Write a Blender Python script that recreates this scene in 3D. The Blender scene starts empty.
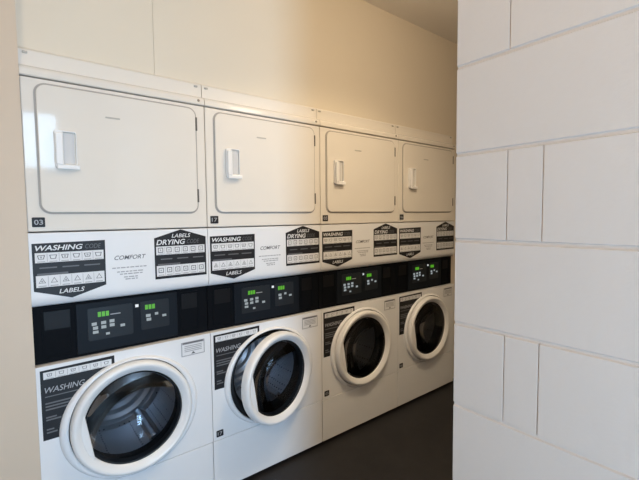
import bpy, bmesh, math, random
from mathutils import Vector, Matrix

random.seed(7)
SC = bpy.context.scene
COL = SC.collection
W = 0.683            # width of one machine
CZ = 0.531           # height of the washer door centre
CX = W / 2 - .005

# ------------------------------------------------------------------ materials
def new_mat(name):
    m = bpy.data.materials.new(name)
    m.use_nodes = True
    nt = m.node_tree
    return m, nt, nt.nodes['Principled BSDF']

def plain(name, col, rough=0.4, metal=0.0, spec=0.5, noise=0.0, nscale=30.0, bump=0.0, bscale=60.0):
    m, nt, b = new_mat(name)
    b.inputs['Base Color'].default_value = (*col, 1)
    b.inputs['Roughness'].default_value = rough
    b.inputs['Metallic'].default_value = metal
    b.inputs['Specular IOR Level'].default_value = spec
    tc = nt.nodes.new('ShaderNodeTexCoord')
    if noise > 0:
        n = nt.nodes.new('ShaderNodeTexNoise')
        n.inputs['Scale'].default_value = nscale
        n.inputs['Detail'].default_value = 4
        nt.links.new(tc.outputs['Object'], n.inputs['Vector'])
        mx = nt.nodes.new('ShaderNodeMix'); mx.data_type = 'RGBA'
        mx.inputs['A'].default_value = (*[c * (1 - noise) for c in col], 1)
        mx.inputs['B'].default_value = (*[min(1, c * (1 + noise)) for c in col], 1)
        nt.links.new(n.outputs['Fac'], mx.inputs['Factor'])
        nt.links.new(mx.outputs['Result'], b.inputs['Base Color'])
    if bump > 0:
        n2 = nt.nodes.new('ShaderNodeTexNoise')
        n2.inputs['Scale'].default_value = bscale
        n2.inputs['Detail'].default_value = 3
        nt.links.new(tc.outputs['Object'], n2.inputs['Vector'])
        bp = nt.nodes.new('ShaderNodeBump')
        bp.inputs['Strength'].default_value = bump
        bp.inputs['Distance'].default_value = 0.004
        nt.links.new(n2.outputs['Fac'], bp.inputs['Height'])
        nt.links.new(bp.outputs['Normal'], b.inputs['Normal'])
    return m

def glow(name, col, strength):
    m, nt, b = new_mat(name)
    b.inputs['Base Color'].default_value = (0.01, 0.01, 0.01, 1)
    b.inputs['Emission Color'].default_value = (*col, 1)
    b.inputs['Emission Strength'].default_value = strength
    return m

def glass_mat(name, tint, rough=0.02):
    m = bpy.data.materials.new(name); m.use_nodes = True
    nt = m.node_tree; nt.nodes.clear()
    out = nt.nodes.new('ShaderNodeOutputMaterial')
    mix = nt.nodes.new('ShaderNodeMixShader')
    fr = nt.nodes.new('ShaderNodeFresnel'); fr.inputs['IOR'].default_value = 1.5
    tr = nt.nodes.new('ShaderNodeBsdfTransparent'); tr.inputs['Color'].default_value = (*tint, 1)
    gl = nt.nodes.new('ShaderNodeBsdfGlossy'); gl.inputs['Roughness'].default_value = rough
    nt.links.new(fr.outputs[0], mix.inputs[0]); nt.links.new(tr.outputs[0], mix.inputs[1])
    nt.links.new(gl.outputs[0], mix.inputs[2]); nt.links.new(mix.outputs[0], out.inputs['Surface'])
    return m

def drum_mat():
    m, nt, b = new_mat('perforated_steel')
    b.inputs['Metallic'].default_value = 0.9
    b.inputs['Roughness'].default_value = 0.32
    tc = nt.nodes.new('ShaderNodeTexCoord')
    v = nt.nodes.new('ShaderNodeTexVoronoi'); v.inputs['Scale'].default_value = 42
    v.inputs['Randomness'].default_value = 0.15
    nt.links.new(tc.outputs['Object'], v.inputs['Vector'])
    r = nt.nodes.new('ShaderNodeValToRGB')
    r.color_ramp.elements[0].position = 0.16; r.color_ramp.elements[0].color = (0.01, 0.01, 0.01, 1)
    r.color_ramp.elements[1].position = 0.22; r.color_ramp.elements[1].color = (0.64, 0.66, 0.69, 1)
    nt.links.new(v.outputs['Distance'], r.inputs['Fac'])
    nt.links.new(r.outputs['Color'], b.inputs['Base Color'])
    return m

ENAMEL = plain('white_enamel_warmlit', (0.78, 0.735, 0.67), 0.06, spec=0.4, noise=0.015, nscale=6)  # white enamel with the upper part's warm lamplight put into its colour
TRIME = plain('satin_enamel', (0.78, 0.735, 0.67), 0.38, spec=0.3)  # same lamp-warmed white as the dryer enamel
HINGEM = plain('hinge_grey', (0.10, 0.09, 0.08), 0.5)
WENAMEL = plain('white_enamel_daylit', (0.81, 0.81, 0.82), 0.24, spec=0.4, noise=0.015, nscale=6)  # same white enamel, cooler: daylight on the lower part put into its colour
PANELW = plain('label_panel_white', (0.80, 0.80, 0.81), 0.42, spec=0.3, noise=0.01, nscale=5)
PLASTIC = plain('white_moulded_plastic', (0.83, 0.82, 0.81), 0.28, spec=0.5)
GROOVE = plain('grey_gap_shade', (0.42, 0.39, 0.36), 0.7, spec=0.2)  # grey of the shaded gap round the dryer door
POCKET = plain('grey_white_plastic', (0.62, 0.61, 0.60), 0.45)
BLACKP = plain('black_panel_plastic', (0.005, 0.006, 0.008), 0.6, spec=0.05, noise=0.1, nscale=40)
BLACKI = plain('blue_black_overlay', (0.009, 0.012, 0.017), 0.5, spec=0.1)
SCREEN = plain('dark_screen', (0.020, 0.024, 0.029), 0.4, spec=0.15)
SLOT = plain('deep_black', (0.004, 0.004, 0.005), 0.5, spec=0.2)
RUBBER = plain('black_rubber', (0.012, 0.012, 0.013), 0.5, spec=0.3)
STEEL = drum_mat()
SCREWM = plain('dull_metal', (0.25, 0.23, 0.20), 0.45, metal=0.6)
LBLACK = plain('sticker_black', (0.014, 0.014, 0.016), 0.5, spec=0.3)
LWHITE = plain('sticker_white', (0.74, 0.74, 0.75), 0.5, spec=0.3)
LGREY = plain('sticker_grey', (0.13, 0.13, 0.14), 0.5, spec=0.3)
LMID = plain('sticker_mid_grey', (0.36, 0.36, 0.38), 0.5, spec=0.3)
BADGE = plain('badge_grey', (0.45, 0.43, 0.39), 0.4)
GREEN = glow('green_digits', (0.16, 0.75, 0.03), 0.55)
WHITEL = glow('white_indicator', (0.75, 0.85, 0.9), 0.42)
WHITEB = glow('bright_indicator', (0.9, 0.95, 1.0), 0.9)
GLASS = glass_mat('door_glass', (0.80, 0.82, 0.85))
PANE = glass_mat('window_glass', (0.96, 0.98, 1.0))
WALLP = plain('cream_wall_paint', (0.76, 0.69, 0.575), 0.55, spec=0.25, noise=0.02, nscale=3, bump=0.05, bscale=120)
TRIMP = plain('beige_trim_paint', (0.64, 0.525, 0.41), 0.5, spec=0.3, noise=0.015, nscale=4)
CEILP = plain('ceiling_paint', (0.80, 0.755, 0.69), 0.8, spec=0.1, noise=0.02, nscale=4)
BLOCKP = plain('painted_block', (0.68, 0.622, 0.578), 0.5, spec=0.3, noise=0.02, nscale=5, bump=0.22, bscale=55)
FLOORM = plain('dark_vinyl_floor', (0.021, 0.0195, 0.0205), 0.5, spec=0.3, noise=0.25, nscale=14, bump=0.05, bscale=90)
SWITCHM = plain('switch_plate_grey', (0.40, 0.37, 0.33), 0.4)
FRAMEM = plain('door_frame_grey', (0.30, 0.30, 0.30), 0.4)

# ------------------------------------------------------------------ mesh helpers
def link(name, bm, mats, parent=None, smooth=False, loc=None, bevel=0.0, segs=2):
    me = bpy.data.meshes.new(name)
    bmesh.ops.recalc_face_normals(bm, faces=bm.faces)
    bm.to_mesh(me); bm.free()
    if not isinstance(mats, (list, tuple)): mats = [mats]
    for m in mats: me.materials.append(m)
    o = bpy.data.objects.new(name, me); COL.objects.link(o)
    if smooth:
        for p in me.polygons: p.use_smooth = True
        md = o.modifiers.new('edges', 'EDGE_SPLIT'); md.split_angle = math.radians(40)
    if bevel > 0:
        md = o.modifiers.new('bevel', 'BEVEL'); md.width = bevel; md.segments = segs
        md.limit_method = 'ANGLE'; md.angle_limit = math.radians(40)
    if parent is not None: o.parent = parent
    if loc: o.location = loc
    return o

def add_box(bm, x0, x1, y0, y1, z0, z1, mi=0):
    v = [bm.verts.new((x, y, z)) for x in (x0, x1) for y in (y0, y1) for z in (z0, z1)]
    for idx in ((0, 1, 3, 2), (4, 6, 7, 5), (0, 4, 5, 1), (2, 3, 7, 6), (0, 2, 6, 4), (1, 5, 7, 3)):
        f = bm.faces.new([v[i] for i in idx]); f.material_index = mi

def box(x0, x1, y0, y1, z0, z1):
    bm = bmesh.new(); add_box(bm, x0, x1, y0, y1, z0, z1); return bm

def add_prism(bm, pts, y0, y1, mi=0, dx=0, dz=0):
    """polygon in x,z extruded from y0 to y1"""
    a = [bm.verts.new((p[0] + dx, y0, p[1] + dz)) for p in pts]
    b = [bm.verts.new((p[0] + dx, y1, p[1] + dz)) for p in pts]
    f = bm.faces.new(a); f.material_index = mi
    f = bm.faces.new(list(reversed(b))); f.material_index = mi
    n = len(pts)
    for i in range(n):
        f = bm.faces.new((a[i], b[i], b[(i + 1) % n], a[(i + 1) % n])); f.material_index = mi

def rrect(x0, x1, z0, z1, r, n=7):
    pts = []
    for cx, cz, a0 in ((x1 - r, z1 - r, 0), (x0 + r, z1 - r, 90), (x0 + r, z0 + r, 180), (x1 - r, z0 + r, 270)):
        for k in range(n + 1):
            a = math.radians(a0 + 90 * k / n)
            pts.append((cx + r * math.cos(a), cz + r * math.sin(a)))
    return pts

def add_ring(bm, outer, inner, y0, y1, mi=0):
    """frame between two outlines having the same number of points"""
    n = len(outer)
    oa = [bm.verts.new((p[0], y0, p[1])) for p in outer]; ob = [bm.verts.new((p[0], y1, p[1])) for p in outer]
    ia = [bm.verts.new((p[0], y0, p[1])) for p in inner]; ib = [bm.verts.new((p[0], y1, p[1])) for p in inner]
    for i in range(n):
        j = (i + 1) % n
        for q in ((oa[i], oa[j], ia[j], ia[i]), (ob[j], ob[i], ib[i], ib[j]), (oa[j], oa[i], ob[i], ob[j]), (ia[i], ia[j], ib[j], ib[i])):
            f = bm.faces.new(q); f.material_index = mi

def lathe(profile, n=72, cx=0, cz=0, closed=False, cap=False):
    """profile of (r, y) turned round an axis along y"""
    bm = bmesh.new()
    rings = []
    for r, y in profile:
        if r < 1e-6:
            rings.append([bm.verts.new((cx, y, cz))])
        else:
            rings.append([bm.verts.new((cx + r * math.cos(2 * math.pi * k / n), y, cz + r * math.sin(2 * math.pi * k / n))) for k in range(n)])
    m = len(rings)
    for i in range(m if closed else m - 1):
        A, B = rings[i], rings[(i + 1) % m]
        for k in range(n):
            l = (k + 1) % n
            if len(A) == 1: bm.faces.new((A[0], B[k], B[l]))
            elif len(B) == 1: bm.faces.new((A[k], B[0], A[l]))
            else: bm.faces.new((A[k], B[k], B[l], A[l]))
    return bm

def profile_x(pts, x0, x1):
    """polygon in y,z extruded along x"""
    bm = bmesh.new()
    a = [bm.verts.new((x0, p[0], p[1])) for p in pts]; b = [bm.verts.new((x1, p[0], p[1])) for p in pts]
    bm.faces.new(a); bm.faces.new(list(reversed(b)))
    n = len(pts)
    for i in range(n): bm.faces.new((a[i], b[i], b[(i + 1) % n], a[(i + 1) % n]))
    return bm

def add_text(bm, body, x0, x1, z0, z1, y, mi, shear=0.0, bold=0.0):
    """lettering squeezed into the rectangle x0..x1, z0..z1, facing -y"""
    cu = bpy.data.curves.new('lettering', 'FONT')
    cu.body = body; cu.size = 1.0; cu.shear = shear; cu.offset = bold; cu.resolution_u = 3
    cu.fill_mode = 'FRONT'
    ob = bpy.data.objects.new('lettering', cu); COL.objects.link(ob)
    bpy.context.view_layer.update()
    me = bpy.data.meshes.new_from_object(ob.evaluated_get(bpy.context.evaluated_depsgraph_get()))
    xs = [v.co.x for v in me.vertices]; zs = [v.co.y for v in me.vertices]
    sx = (x1 - x0) / (max(xs) - min(xs)); sz = (z1 - z0) / (max(zs) - min(zs))
    vs = [bm.verts.new((x0 + (v.co.x - min(xs)) * sx, y, z0 + (v.co.y - min(zs)) * sz)) for v in me.vertices]
    for p in me.polygons:
        try:
            f = bm.faces.new([vs[i] for i in p.vertices]); f.material_index = mi
        except ValueError:
            pass
    bpy.data.objects.remove(ob); bpy.data.curves.remove(cu); bpy.data.meshes.remove(me)

def add_flat(bm, pts, y, mi):
    f = bm.faces.new([bm.verts.new((p[0], y, p[1])) for p in pts]); f.material_index = mi

def q(x0, x1, z0, z1): return [(x0, z0), (x1, z0), (x1, z1), (x0, z1)]

def link_sheet(name, bm, mats, parent, loc=None):
    """stickers: every flat face is turned to look towards -y"""
    me = bpy.data.meshes.new(name)
    bm.normal_update()
    for f in bm.faces:
        if f.normal.y > 0.5 and abs(f.calc_center_median().y) > 1e-6: f.normal_flip()
    bm.to_mesh(me); bm.free()
    for m in mats: me.materials.append(m)
    o = bpy.data.objects.new(name, me); COL.objects.link(o); o.parent = parent
    if loc: o.location = loc
    return o

def thing(name, label, cat, loc, group=None):
    o = bpy.data.objects.new(name, None); COL.objects.link(o)
    o.location = loc; o.empty_display_size = 0.1
    o['label'] = label; o['category'] = cat
    if group: o['group'] = group
    return o

def struct(name, bm, mat, **k):
    o = link(name, bm, mat, **k); o['kind'] = 'structure'; return o

# ------------------------------------------------------------------ stickers
SM = [LBLACK, LWHITE, LGREY, LMID]
T = 0.0008
def band(bm, x0, x1, z0, z1, n, kind, y):
    add_flat(bm, q(x0, x1, z0, z1), y, 1)
    w = (x1 - x0) / n
    h = z1 - z0
    for k in range(n):
        cx = x0 + (k + .5) * w; cz = (z0 + z1) / 2 + h * .06; s = min(w * .30, h * .30)
        if k: add_flat(bm, q(x0 + k * w - .0007, x0 + k * w + .0007, z0 + h * .08, z1 - h * .08), y - .0003, 3)
        if kind == 'tub':                                   # wash tub outline
            o = [(cx - s * 1.1, cz + s * .7), (cx - s * .75, cz - s * .7), (cx + s * .75, cz - s * .7), (cx + s * 1.1, cz + s * .7)]
        elif kind == 'square':
            o = [(cx - s, cz - s), (cx + s, cz - s), (cx + s, cz + s), (cx - s, cz + s)]
        else:
            o = [(cx - s, cz - s * .8), (cx + s, cz - s * .8), (cx, cz + s)]
        gx = sum(p[0] for p in o) / len(o); gz = sum(p[1] for p in o) / len(o)
        i = [(gx + (p[0] - gx) * .74, gz + (p[1] - gz) * .74) for p in o]
        for a in range(len(o)):
            b = (a + 1) % len(o)
            add_flat(bm, [o[a], o[b], i[b], i[a]], y - .0003, 2)
        if k % 2 == 0 or kind == 'square':
            c = [(gx + s * .34 * math.cos(t * math.pi / 4), gz + s * .34 * math.sin(t * math.pi / 4)) for t in range(8)]
            add_flat(bm, c, y - .0003, 3)
        add_flat(bm, q(cx - w * .33, cx + w * .33, z0 + h * .07, z0 + h * .14), y - .0003, 3)

def washing_label(parent):
    bm = bmesh.new()
    add_prism(bm, [(.010, 1.107), (.129, 1.070), (.248, 1.107), (.250, 1.288), (.010, 1.284)], -T, -.0001)
    y = -T - .0004
    add_text(bm, 'WASHING', .020, .172, 1.2565, 1.2765, y, 1, .25, .02)
    add_text(bm, 'CODE', .180, .235, 1.2575, 1.2755, y, 2, .25, 0)
    band(bm, .018, .243, 1.212, 1.249, 6, 'tub', y)
    for k in range(3): add_flat(bm, q(.030 + k * .072, .085 + k * .072, 1.190, 1.195), y, 2)
    add_flat(bm, q(.022, .120, 1.1655, 1.1725), y, 2)
    band(bm, .018, .243, 1.120, 1.164, 6, 'tri', y)
    add_text(bm, 'LABELS', .088, .172, 1.091, 1.108, y, 1, .25, .01)
    return link_sheet('washing_label', bm, SM, parent)

def drying_label(parent):
    bm = bmesh.new()
    add_prism(bm, [(.440, 1.106), (.672, 1.106), (.672, 1.286), (.556, 1.322), (.440, 1.286)], -T, -.0001)
    y = -T - .0004
    add_text(bm, 'LABELS', .515, .600, 1.286, 1.303, y, 1, .25, .01)
    add_text(bm, 'DRYING', .448, .575, 1.2555, 1.2785, y, 1, .25, .02)
    add_text(bm, 'CODE', .583, .640, 1.2575, 1.2765, y, 2, .25, 0)
    band(bm, .447, .665, 1.212, 1.249, 6, 'square', y)
    for k in range(3): add_flat(bm, q(.465 + k * .072, .515 + k * .072, 1.190, 1.195), y, 2)
    add_flat(bm, q(.452, .550, 1.1655, 1.1725), y, 2)
    band(bm, .447, .665, 1.118, 1.164, 6, 'square', y)
    return link_sheet('drying_label', bm, SM, parent)

def comfort_text(bm):
    y = -.0004
    add_text(bm, 'COMFORT', .282, .404, 1.203, 1.221, y, 2, .3, .012)
    for (a, b, z) in ((.272, .405, 1.170), (.290, .395, 1.153), (.300, .388, 1.143), (.315, .372, 1.130), (.320, .368, 1.121)):
        x = a
        while x < b - .004:                                  # small grey words
            w = random.uniform(.010, .022); add_flat(bm, q(x, min(b, x + w), z - .0022, z + .0022), y, 3); x += w + .0035

def washer_label(parent):
    bm = bmesh.new()
    RX, RZ = .270, .2565
    a0, a1 = math.pi - math.asin((.535 - CZ) / RZ), math.pi - math.asin((.764 - CZ) / RZ)
    arc = []
    for k in range(13):
        a = a0 + (a1 - a0) * k / 12
        arc.append((CX + RX * math.cos(a), CZ + RZ * math.sin(a)))
    add_prism(bm, [(.014, .535)] + arc + [(.266, .764), (.266, .809), (.014, .805)], -T, -.0001)
    y = -T - .0004
    band(bm, .024, .255, .770, .797, 6, 'tub', y)
    add_text(bm, 'WASHING', .026, .158, .716, .738, y, 3, .25, .01)
    add_flat(bm, q(.026, .140, .700, .704), y, 2)
    for k, (b, z) in enumerate(((.112, .676), (.105, .664), (.098, .652), (.060, .622), (.075, .612), (.050, .575), (.060, .563))):
        add_flat(bm, q(.026, b, z - .003, z + .003), y, 2)
    return link_sheet('care_label', bm, SM, parent)

def rating_sticker(parent):
    bm = bmesh.new()
    add_prism(bm, q(.542, .652, .735, .801), -T, -.0001, 3)
    y = -T - .0004
    add_flat(bm, q(.546, .648, .739, .790), y, 1)
    add_flat(bm, q(.550, .644, .7925, .7985), y, 2)
    for z in (.781, .773, .765, .757): add_flat(bm, q(.556, .638, z - .0018, z + .0018), y - .0003, 3)
    add_flat(bm, [(.587, .742), (.607, .742), (.597, .753)], y - .0003, 2)
    return link_sheet('rating_sticker', bm, SM, parent)

def tag_mesh(parent, name, txt, x, z, w=.040, h=.036):
    bm = bmesh.new()
    add_prism(bm, rrect(0, w, 0, h, .003, 3), -.0016, -.0001, 0)
    add_text(bm, txt, w * .16, w * .84, h * .24, h * .76, -.002, 3, 0, .015)
    return link_sheet(name, bm, SM, parent, (x, 0, z))

# ------------------------------------------------------------------ the machine
G = .0015   # half of the gap between neighbours
def make_machine():
    t = thing('stacked_washer_dryer', '', 'washer-dryer', (0, 0, 0), 'stacked washer-dryers along the wall')
    # cabinet shell, open towards its front panels
    bm = bmesh.new()
    for b in ((G, .012, .062, .70, .02, 1.93), (W - .012, W - G, .062, .70, .02, 1.93), (G, W - G, .69, .70, .02, 1.93),
              (G, W - G, .032, .70, 1.915, 1.93), (G, W - G, .062, .70, .02, .03), (G, W - G, .07, .69, .86, .88)):
        add_box(bm, *b)
    link('cabinet', bm, ENAMEL, t)
    # feet
    for x in (.06, W - .06):
        for y in (.07, .62):
            link('foot', lathe([(0, 0), (.02, 0), (.022, .006), (.022, .02), (0, .02)], 16), RUBBER, t, smooth=True)
            o = t.children[-1]; o.rotation_euler = (math.pi / 2, 0, 0); o.location = (x, y, 0)
    # dryer
    link('dryer_front', box(G, W - G, 0, .029, 1.3285, 1.886), ENAMEL, t, bevel=.004)
    cap = [(.03, 1.8905), (.0, 1.8905), (-.004, 1.894), (-.004, 1.908)]
    for k in range(1, 7):
        a = math.pi * k / 12
        cap.append((-.004 + .024 * (1 - math.cos(a)), 1.908 + .022 * math.sin(a)))
    cap.append((.03, 1.930))
    c = link('top_cap', profile_x(cap, G, W - G), ENAMEL, t, smooth=True)
    s = link('screw', lathe([(0, -.0072), (.0045, -.0068), (.006, -.004), (.006, .0)], 16), SCREWM, c, smooth=True); s.location = (.655, 0, 1.909)
    cov = [(.055, 1.9305), (.028, 1.9305), (.028, 1.985)]
    for k in range(1, 6):
        a = math.pi * k / 10
        cov.append((.028 + .012 * (1 - math.cos(a)), 1.985 + .012 * math.sin(a)))
    cov.append((.055, 1.997))
    cv = link('top_trim', profile_x(cov, G, W - G), TRIME, t, smooth=True)
    for x in (.022, .655):
        link('clip', box(x - .008, x + .008, .022, .030, 1.976, 1.984), BADGE, cv, bevel=.002)
    # dryer door
    bm = bmesh.new(); add_prism(bm, rrect(.046, .636, 1.399, 1.866, .034), -.009, -.0022)
    d = link('dryer_door', bm, ENAMEL, t, bevel=.004, segs=3)
    bm = bmesh.new(); add_prism(bm, rrect(.0395, .6425, 1.3925, 1.8725, .039), -.0020, -.0002)
    link('door_gap_shade', bm, GROOVE, d)  # grey plate painted as the shade in the door gap
    for z in (1.80, 1.475):
        link('hinge', box(.6365, .6435, -.0095, -.0021, z - .030, z + .030), HINGEM, d, bevel=.001)
    # pull handle: a cup with a thick grip on its left
    hn = bmesh.new()
    add_ring(hn, rrect(.094, .165, 1.565, 1.704, .008, 4), rrect(.116, .162, 1.580, 1.699, .006, 4), -.022, -.0091)
    h = link('handle', hn, PLASTIC, d, bevel=.003)
    bm = bmesh.new()
    gp = [(.090, 1.572), (.112, 1.572), (.112, 1.700), (.095, 1.700)]
    add_prism(bm, [(.096, 1.578), (.121, 1.572), (.121, 1.697), (.096, 1.691)], -.034, -.0241)
    link('grip', bm, PLASTIC, h, bevel=.004)
    link('lip', box(.098, .172, -.032, -.0241, 1.560, 1.578), PLASTIC, h, bevel=.003)
    link('pocket', box(.117, .157, -.0125, -.0092, 1.581, 1.695), POCKET, h)
    bm = bmesh.new(); add_prism(bm, rrect(.268, .322, 1.7725, 1.7785, .0028, 3), -.0108, -.0091)
    link('badge', bm, BADGE, d)
    # label panel with a lower edge that rolls back
    pr = [(.055, 1.3235), (.0015, 1.3235), (0, 1.322), (0, 1.088)]
    for k in range(1, 8):
        a = math.pi / 2 * k / 7
        pr.append((.026 * (1 - math.cos(a)), 1.088 - .042 * math.sin(a)))
    pr.append((.055, 1.046))
    bm = profile_x(pr, G, W - G)
    bmesh.ops.recalc_face_normals(bm, faces=bm.faces)
    for f in bm.faces: f.material_index = 4
    comfort_text(bm)
    for x in (.100, .590): add_flat(bm, [(x, 1.066), (x + .022, 1.066), (x + .026, 1.074), (x + .004, 1.074)], .0045, 3)
    lp = link('label_panel', bm, SM + [PANELW], t, smooth=True)
    washing_label(lp); drying_label(lp)
    # control panel
    cp = link('control_panel', box(G, W - G, .028, .069, .8235, 1.0445), BLACKP, t, bevel=.002)
    bm = bmesh.new(); add_prism(bm, rrect(.140, .537, .834, 1.036, .006, 3), .021, .0279)
    link('overlay', bm, BLACKI, cp, bevel=.002)
    for x0, x1 in ((.030, .128), (.553, .640)):
        bm = bmesh.new(); add_ring(bm, rrect(x0, x1, .840, 1.030, .004, 2), rrect(x0 + .006, x1 - .006, .846, 1.024, .004, 2), .025, .0279)
        s = link('coin_plate', bm, BLACKP, cp)
        link('slot', box(x0 + .007, x1 - .007, .0265, .0278, .950, 1.020), SLOT, s)
    for (x0, x1, z0, z1) in ((.180, .348, .880, 1.012), (.380, .500, .888, 1.012)):
        bm = bmesh.new(); add_prism(bm, rrect(x0, x1, z0, z1, .006, 3), .0200, .0209)
        link('display', bm, SCREEN, cp)
    ds = [o for o in cp.children if o.name.startswith('display')]
    y = .0193
    def lit(name, mat, rects, par):
        for (cx, cz, w, h) in rects:
            bm = bmesh.new(); add_prism(bm, q(cx - w / 2, cx + w / 2, cz - h / 2, cz + h / 2), y, .0199)
            link(name, bm, mat, par)
    lit('green_digit', GREEN, [(.222 + k * .0145, .984, .0115, .020) for k in range(3)], ds[0])
    lit('green_digit', GREEN, [(.404 + k * .0145, .986, .0115, .020) for k in range(3)], ds[1])
    lit('button_light', WHITEL, [(.202, .947, .018, .0125), (.206, .930, .018, .0125), (.206, .913, .020, .011), (.236, .948, .018, .0125), (.236, .930, .018, .0125), (.267, .950, .018, .0125),
                                 (.267, .933, .018, .0125), (.307, .925, .017, .011), (.250, .900, .014, .009)], ds[0])
    lit('button_light', WHITEL, [(.410, .948, .019, .0125), (.412, .931, .019, .0125), (.445, .952, .014, .011), (.478, .939, .017, .010)], ds[1])
    lit('indicator', WHITEB, [(.365, .998, .013, .012)], cp)
    bm = bmesh.new(); add_flat(bm, q(.262, .300, .976, .980), y, 0); link_sheet('printed_line', bm, [LMID], ds[0])
    # washer front with a round opening
    bm = bmesh.new()
    x0, x1, z0, z1 = G, W - G, .2805, .8205
    N = 96
    inner, outer = [], []
    angs = sorted(set([2 * math.pi * k / N for k in range(N)] + [math.atan2(zz - CZ, xx - CX) % (2 * math.pi) for xx in (x0, x1) for zz in (z0, z1)]))
    for a in angs:
        c, s_ = math.cos(a), math.sin(a)
        k = min((((x1 if c > 0 else x0) - CX) / c) if abs(c) > 1e-9 else 9, (((z1 if s_ > 0 else z0) - CZ) / s_) if abs(s_) > 1e-9 else 9)
        outer.append((CX + c * k, CZ + s_ * k)); inner.append((CX + .2410 * c, CZ + .2410 * s_))
    add_ring(bm, outer, inner, 0, .030)
    wf = link('washer_front', bm, WENAMEL, t)
    washer_label(wf); rating_sticker(wf)
    bm = lathe([(.2550, -.0002), (.2540, -.006), (.2515, -.012), (.2480, -.0145), (.2445, -.0135), (.2420, -.009), (.2410, .0)], 96, CX, CZ)
    for v in bm.verts:                       # the moulding is a little wider than it is high
        r = math.hypot(v.co.x - CX, v.co.z - CZ)
        v.co.x = CX + (v.co.x - CX) * (1 + .07 * (r - .2410) / .0140)
    link('door_surround', bm, WENAMEL, wf, smooth=True)
    link('ledge', box(G, W - G, .0305, .060, .8145, .8205), WENAMEL, wf)
    link('door_seal', lathe([(.2405, .000), (.2405, .032), (.225, .036), (.212, .030), (.205, .034), (.195, .050), (.195, .075), (.2405, .075)], 72, CX, CZ), RUBBER, wf, smooth=True)
    # drum
    dr = link('drum', lathe([(.196, .076), (.245, .085), (.255, .10), (.255, .45), (.235, .468), (.205, .458), (.185, .470), (.155, .460), (.135, .472), (.105, .462), (.085, .474), (.06, .455), (0, .448)], 72, CX, CZ), STEEL, t, smooth=True)
    for k in range(3):
        a = math.pi / 2 + 2 * math.pi * k / 3
        bm = bmesh.new()
        pts = [(-.03, .254), (-.012, .205), (.012, .205), (.03, .254)]
        rot = [(CX + px * math.cos(a) - pz * math.sin(a), CZ + px * math.sin(a) + pz * math.cos(a)) for px, pz in pts]
        add_prism(bm, rot, .12, .44)
        link('paddle', bm, STEEL, dr, bevel=.005)
    # washer door, turning on a hinge at its right
    HX = .568
    wd = link('washer_door', lathe([(.2385, .004), (.2385, -.022), (.2365, -.031), (.231, -.038), (.224, -.040), (.216, -.037), (.200, -.025), (.1955, -.021), (.1945, -.017), (.1945, .014), (.222, .014)],
              96, CX - HX, 0, closed=True), PLASTIC, t, smooth=True)
    link('inner_seal', lathe([(.1946, -.0185), (.188, -.0165), (.186, .0), (.186, .016), (.193, .016)], 72, CX - HX, 0), RUBBER, wd, smooth=True)
    wd.location = (HX, 0, CZ)
    gl = [(.1880 * (12 - k) / 12, -.0168 - .012 * (1 - ((12 - k) / 12) ** 2)) for k in range(13)]
    link('door_glass', lathe(gl, 72, CX - HX, 0), GLASS, wd, smooth=True)
    gb = [(.182 * (14 - k) / 14, .006 + .075 * (1 - ((14 - k) / 14) ** 2)) for k in range(15)]
    link('glass_bowl', lathe(gb, 72, CX - HX, 0), GLASS, wd, smooth=True)
    bm = bmesh.new()
    chord, rg, tilt = .175, .203, math.radians(9)
    am = math.acos(chord / rg)
    pts = [(-chord, -rg * math.sin(am)), (-chord, rg * math.sin(am))]
    pts += [(rg * math.cos(math.pi - am + 2 * am * k / 12), rg * math.sin(math.pi - am + 2 * am * k / 12)) for k in range(1, 12)]
    pts = [(CX - HX + x * math.cos(tilt) - z * math.sin(tilt), x * math.sin(tilt) + z * math.cos(tilt)) for x, z in pts]
    add_prism(bm, pts, -.0285, -.012)
    link('pull_grip', bm, PLASTIC, wd, bevel=.004)
    link('hinge', box(-.012, .030, .0015, .020, -.045, .045), SCREWM, wd)
    # kick panel
    link('kick_panel', box(G, W - G, 0, .029, .022, .2775), WENAMEL, t, bevel=.003)
    link('toe_gap_shade', box(.015, W - .015, .035, .06, .001, .0215), SLOT, t)  # black strip stands in for the shadow in the toe gap
    tag_mesh(t, 'dryer_number_tag', '03', .015, 1.345)
    tag_mesh(t, 'washer_number_tag', '03', .017, .296, .036, .032)
    return t

def dup(root):
    def cp(o, par):
        c = o.copy(); COL.objects.link(c); c.parent = par
        for ch in o.children: cp(ch, c)
        return c
    return cp(root, None)

M = [make_machine()]
for i in range(1, 4):
    M.append(dup(M[0]))
TEXT = ['03', '17', '05', '06']
LAB = ['white stacked washer-dryer at the end of the row against the plain beige wall edge',
       'white stacked washer-dryer whose round washer door hangs slightly ajar',
       'white stacked washer-dryer next to, and right of, the one with the ajar door',
       'white stacked washer-dryer partly cut off by the painted block wall corner']
for i, m in enumerate(M):
    m.location = (W * i, 0, 0)
    m['label'] = LAB[i]
    if i:
        for ch in list(m.children):
            if 'number_tag' in ch.name:
                nm = ch.name.split('.')[0]; loc = ch.location.copy()
                dry = nm.startswith('dryer')
                bpy.data.objects.remove(ch)
                tag_mesh(m, nm, TEXT[i], loc.x, loc.z, *((.040, .036) if dry else (.036, .032)))
for ch in M[1].children:
    if ch.name.startswith('washer_door'): ch.rotation_euler = (0, 0, math.radians(12))

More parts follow.
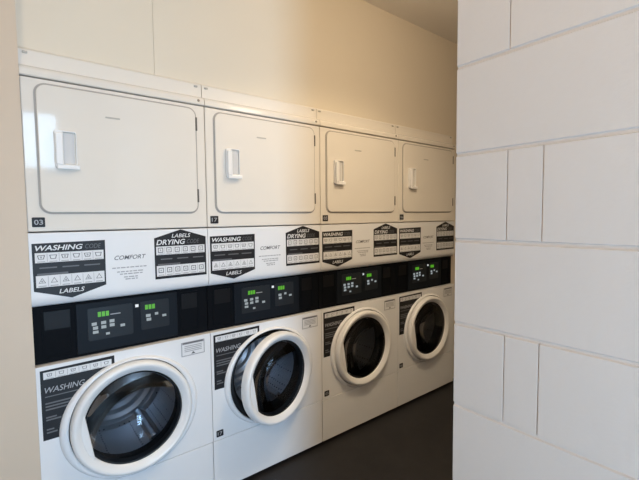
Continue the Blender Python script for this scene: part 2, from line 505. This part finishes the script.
# ------------------------------------------------------------------ the room
CEIL = 2.735
struct('floor', box(-2.2, 4.2, -3.1, .9, -.06, 0), FLOORM)
struct('ceiling', box(-2.2, 4.2, -3.1, .9, CEIL, CEIL + .08), CEILP)
bm = bmesh.new()
add_box(bm, -.02, .482, .056, .14, 2.001, CEIL)
add_box(bm, .4832, 4.2, .056, .14, 2.001, CEIL)
add_box(bm, -.02, 4.2, .075, .14, 2.001, CEIL)
add_box(bm, 2.75, 4.2, .056, .14, 0, 2.001)
struct('wall_back', bm, WALLP)
struct('wall_service', box(-2.2, 4.2, .78, .88, 0, CEIL), WALLP)
struct('wall_left', box(-2.2, .0008, -.012, .10, 0, CEIL), TRIMP)
struct('wall_far_left', box(-2.3, -2.2, -3.1, .9, 0, CEIL), WALLP)
struct('wall_far_right', box(4.2, 4.3, -3.1, .9, 0, CEIL), WALLP)
# rear wall with a glazed door whose two panes let the daylight in
DX0, DX1 = -.05, .38
bm = bmesh.new()
add_box(bm, -2.2, DX0 - .06, -3.1, -3.0, 0, CEIL); add_box(bm, DX1 + .06, 4.2, -3.1, -3.0, 0, CEIL)
add_box(bm, DX0 - .06, DX1 + .06, -3.1, -3.0, 2.48, CEIL)
struct('wall_rear', bm, WALLP)
bm = bmesh.new()
add_box(bm, DX0 - .06, DX0, -3.09, -3.01, 0, 2.48); add_box(bm, DX1, DX1 + .06, -3.09, -3.01, 0, 2.48)
for z0, z1 in ((0, .25), (1.22, 1.88), (2.42, 2.48)): add_box(bm, DX0, DX1, -3.085, -3.015, z0, z1)
d1 = struct('door_1', bm, FRAMEM)
bm = bmesh.new()
add_flat(bm, q(DX0, DX1, .25, 1.22), -3.05, 0); add_flat(bm, q(DX0, DX1, 1.88, 2.42), -3.05, 0)
link('door_pane', bm, PANE, d1)

# painted block wall: its end face looks towards -x, its far corner is at y = YE
XW, YE, H = .79, -1.240, .2025
bm = bmesh.new()
JO, JV, DEP = .0027, .0008, .0044   # half joints and their depth
rows = []
z = .91 - 5 * H
k = -5
def block(y0, y1, z0, z1):
    y0 = max(y0, -2.999)
    if y1 - y0 < .02: return
    xs = (XW, XW + .05)
    v = 0.0026
    z0 += JO; z1 -= JO
    if z1 - z0 < .02: return
    y0 += JV; y1 -= JV
    a = [bm.verts.new((XW + DEP, y, zz)) for y, zz in ((y0, z0), (y1, z0), (y1, z1), (y0, z1))]
    b = [bm.verts.new((XW, y, zz)) for y, zz in ((y0 + JV, z0 + v), (y1 - JV, z0 + v), (y1 - JV, z1 - v), (y0 + JV, z1 - v))]
    bm.faces.new(b)
    for i in range(4): bm.faces.new((a[i], a[(i + 1) % 4], b[(i + 1) % 4], b[i]))
while z < CEIL - .01:
    z1 = min(z + H, CEIL - .001); z0 = max(z, .001)
    if k % 2 == 0:
        cuts = [YE, YE - .125] + ([YE - .197] if k not in (4,) else []) + [YE - .197 - .4 * n for n in range(1, 5)] + [-3.2]
    else:
        cuts = [YE - .405 * n for n in range(0, 5)] + [-3.2]
    for a, b in zip(cuts, cuts[1:]): block(b, a, z0, z1)
    z += H; k += 1
# mortar body behind the faces and the return along the aisle
add_box(bm, XW + .0041, XW + .20, -3.0, YE - .0012, .0, CEIL)
add_box(bm, XW + .20, 4.2, YE - .20, YE - .0012, .0, CEIL)
struct('wall_block', bm, BLOCKP)

# light switch at the very edge of the picture, on the left wall
sp = thing('light_switch', 'grey light switch plate on the beige wall at the picture edge', 'light switch', (-.118, -.0121, 1.355))
link('switch_plate', box(-.040, .040, -.008, 0, 0, .120), SWITCHM, sp, bevel=.003)
link('rocker', box(-.014, .014, -.012, -.0081, .030, .090), SWITCHM, sp, bevel=.002)

# ------------------------------------------------------------------ light
def area(name, loc, rot, sx, sy, power, col):
    l = bpy.data.lights.new(name, 'AREA'); l.shape = 'RECTANGLE'; l.size = sx; l.size_y = sy
    l.energy = power; l.color = col
    o = bpy.data.objects.new(name, l); COL.objects.link(o); o.location = loc; o.rotation_euler = rot
    return o
area('daylight_upper', ((DX0 + DX1) / 2, -3.14, 2.15), (math.radians(90), 0, 0), DX1 - DX0 + .1, .65, 15, (.55, .78, 1.0))
area('daylight_lower', ((DX0 + DX1) / 2, -3.14, .735), (math.radians(90), 0, 0), DX1 - DX0 + .1, 1.25, 84, (.50, .74, 1.0))
al = area('aisle_lamp', (1.50, -.98, CEIL - .06), (0, 0, 0), .45, .25, 12, (1.0, .80, .53))
al.data.spread = math.radians(128)
def fill_point(name, loc, power, col, r):
    pl = bpy.data.lights.new(name, 'POINT'); pl.energy = power; pl.color = col; pl.shadow_soft_size = r
    po = bpy.data.objects.new(name, pl); COL.objects.link(po); po.location = loc
fill_point('aisle_fill', (1.45, -1.0, 2.32), 7.4, (1.0, .82, .58), .12)  # added fill light, no real fixture: lifts ceiling and right-hand wall
fill_point('hall_fill', (-.6, -1.9, 2.3), 24, (1.0, .78, .55), .14)  # added unseen fill that warms the block wall and brightens the ceiling
w = bpy.data.worlds.new('World'); SC.world = w; w.use_nodes = True
w.node_tree.nodes['Background'].inputs[0].default_value = (.6, .75, 1, 1)
w.node_tree.nodes['Background'].inputs[1].default_value = 1.0

# ------------------------------------------------------------------ camera
F_PX, CAM = 392.452, Vector((-.0547, -1.7786, 1.3762))
yaw, pitch, roll = .670781, .061189, -.009726
F = Vector((math.cos(pitch) * math.sin(yaw), math.cos(pitch) * math.cos(yaw), -math.sin(pitch)))
R0 = Vector((math.cos(yaw), -math.sin(yaw), 0)); U0 = R0.cross(F)
R_ = math.cos(roll) * R0 + math.sin(roll) * U0; U_ = -math.sin(roll) * R0 + math.cos(roll) * U0
cd = bpy.data.cameras.new('camera'); cam = bpy.data.objects.new('camera', cd); COL.objects.link(cam)
cd.sensor_fit = 'HORIZONTAL'; cd.sensor_width = 36; cd.lens = F_PX / 639 * 36; cd.clip_start = .02
mt = Matrix((R_, U_, -F)).transposed().to_4x4(); mt.translation = CAM
cam.matrix_world = mt
SC.camera = cam

vs = SC.view_settings
vs.view_transform = 'Standard'; vs.look = 'None'; vs.gamma = 1; vs.exposure = 0; vs.use_curve_mapping = False
SC.cycles.use_denoising = True
SC.cycles.max_bounces = 10; SC.cycles.diffuse_bounces = 5; SC.cycles.transparent_max_bounces = 12
SC.cycles.sample_clamp_indirect = 4
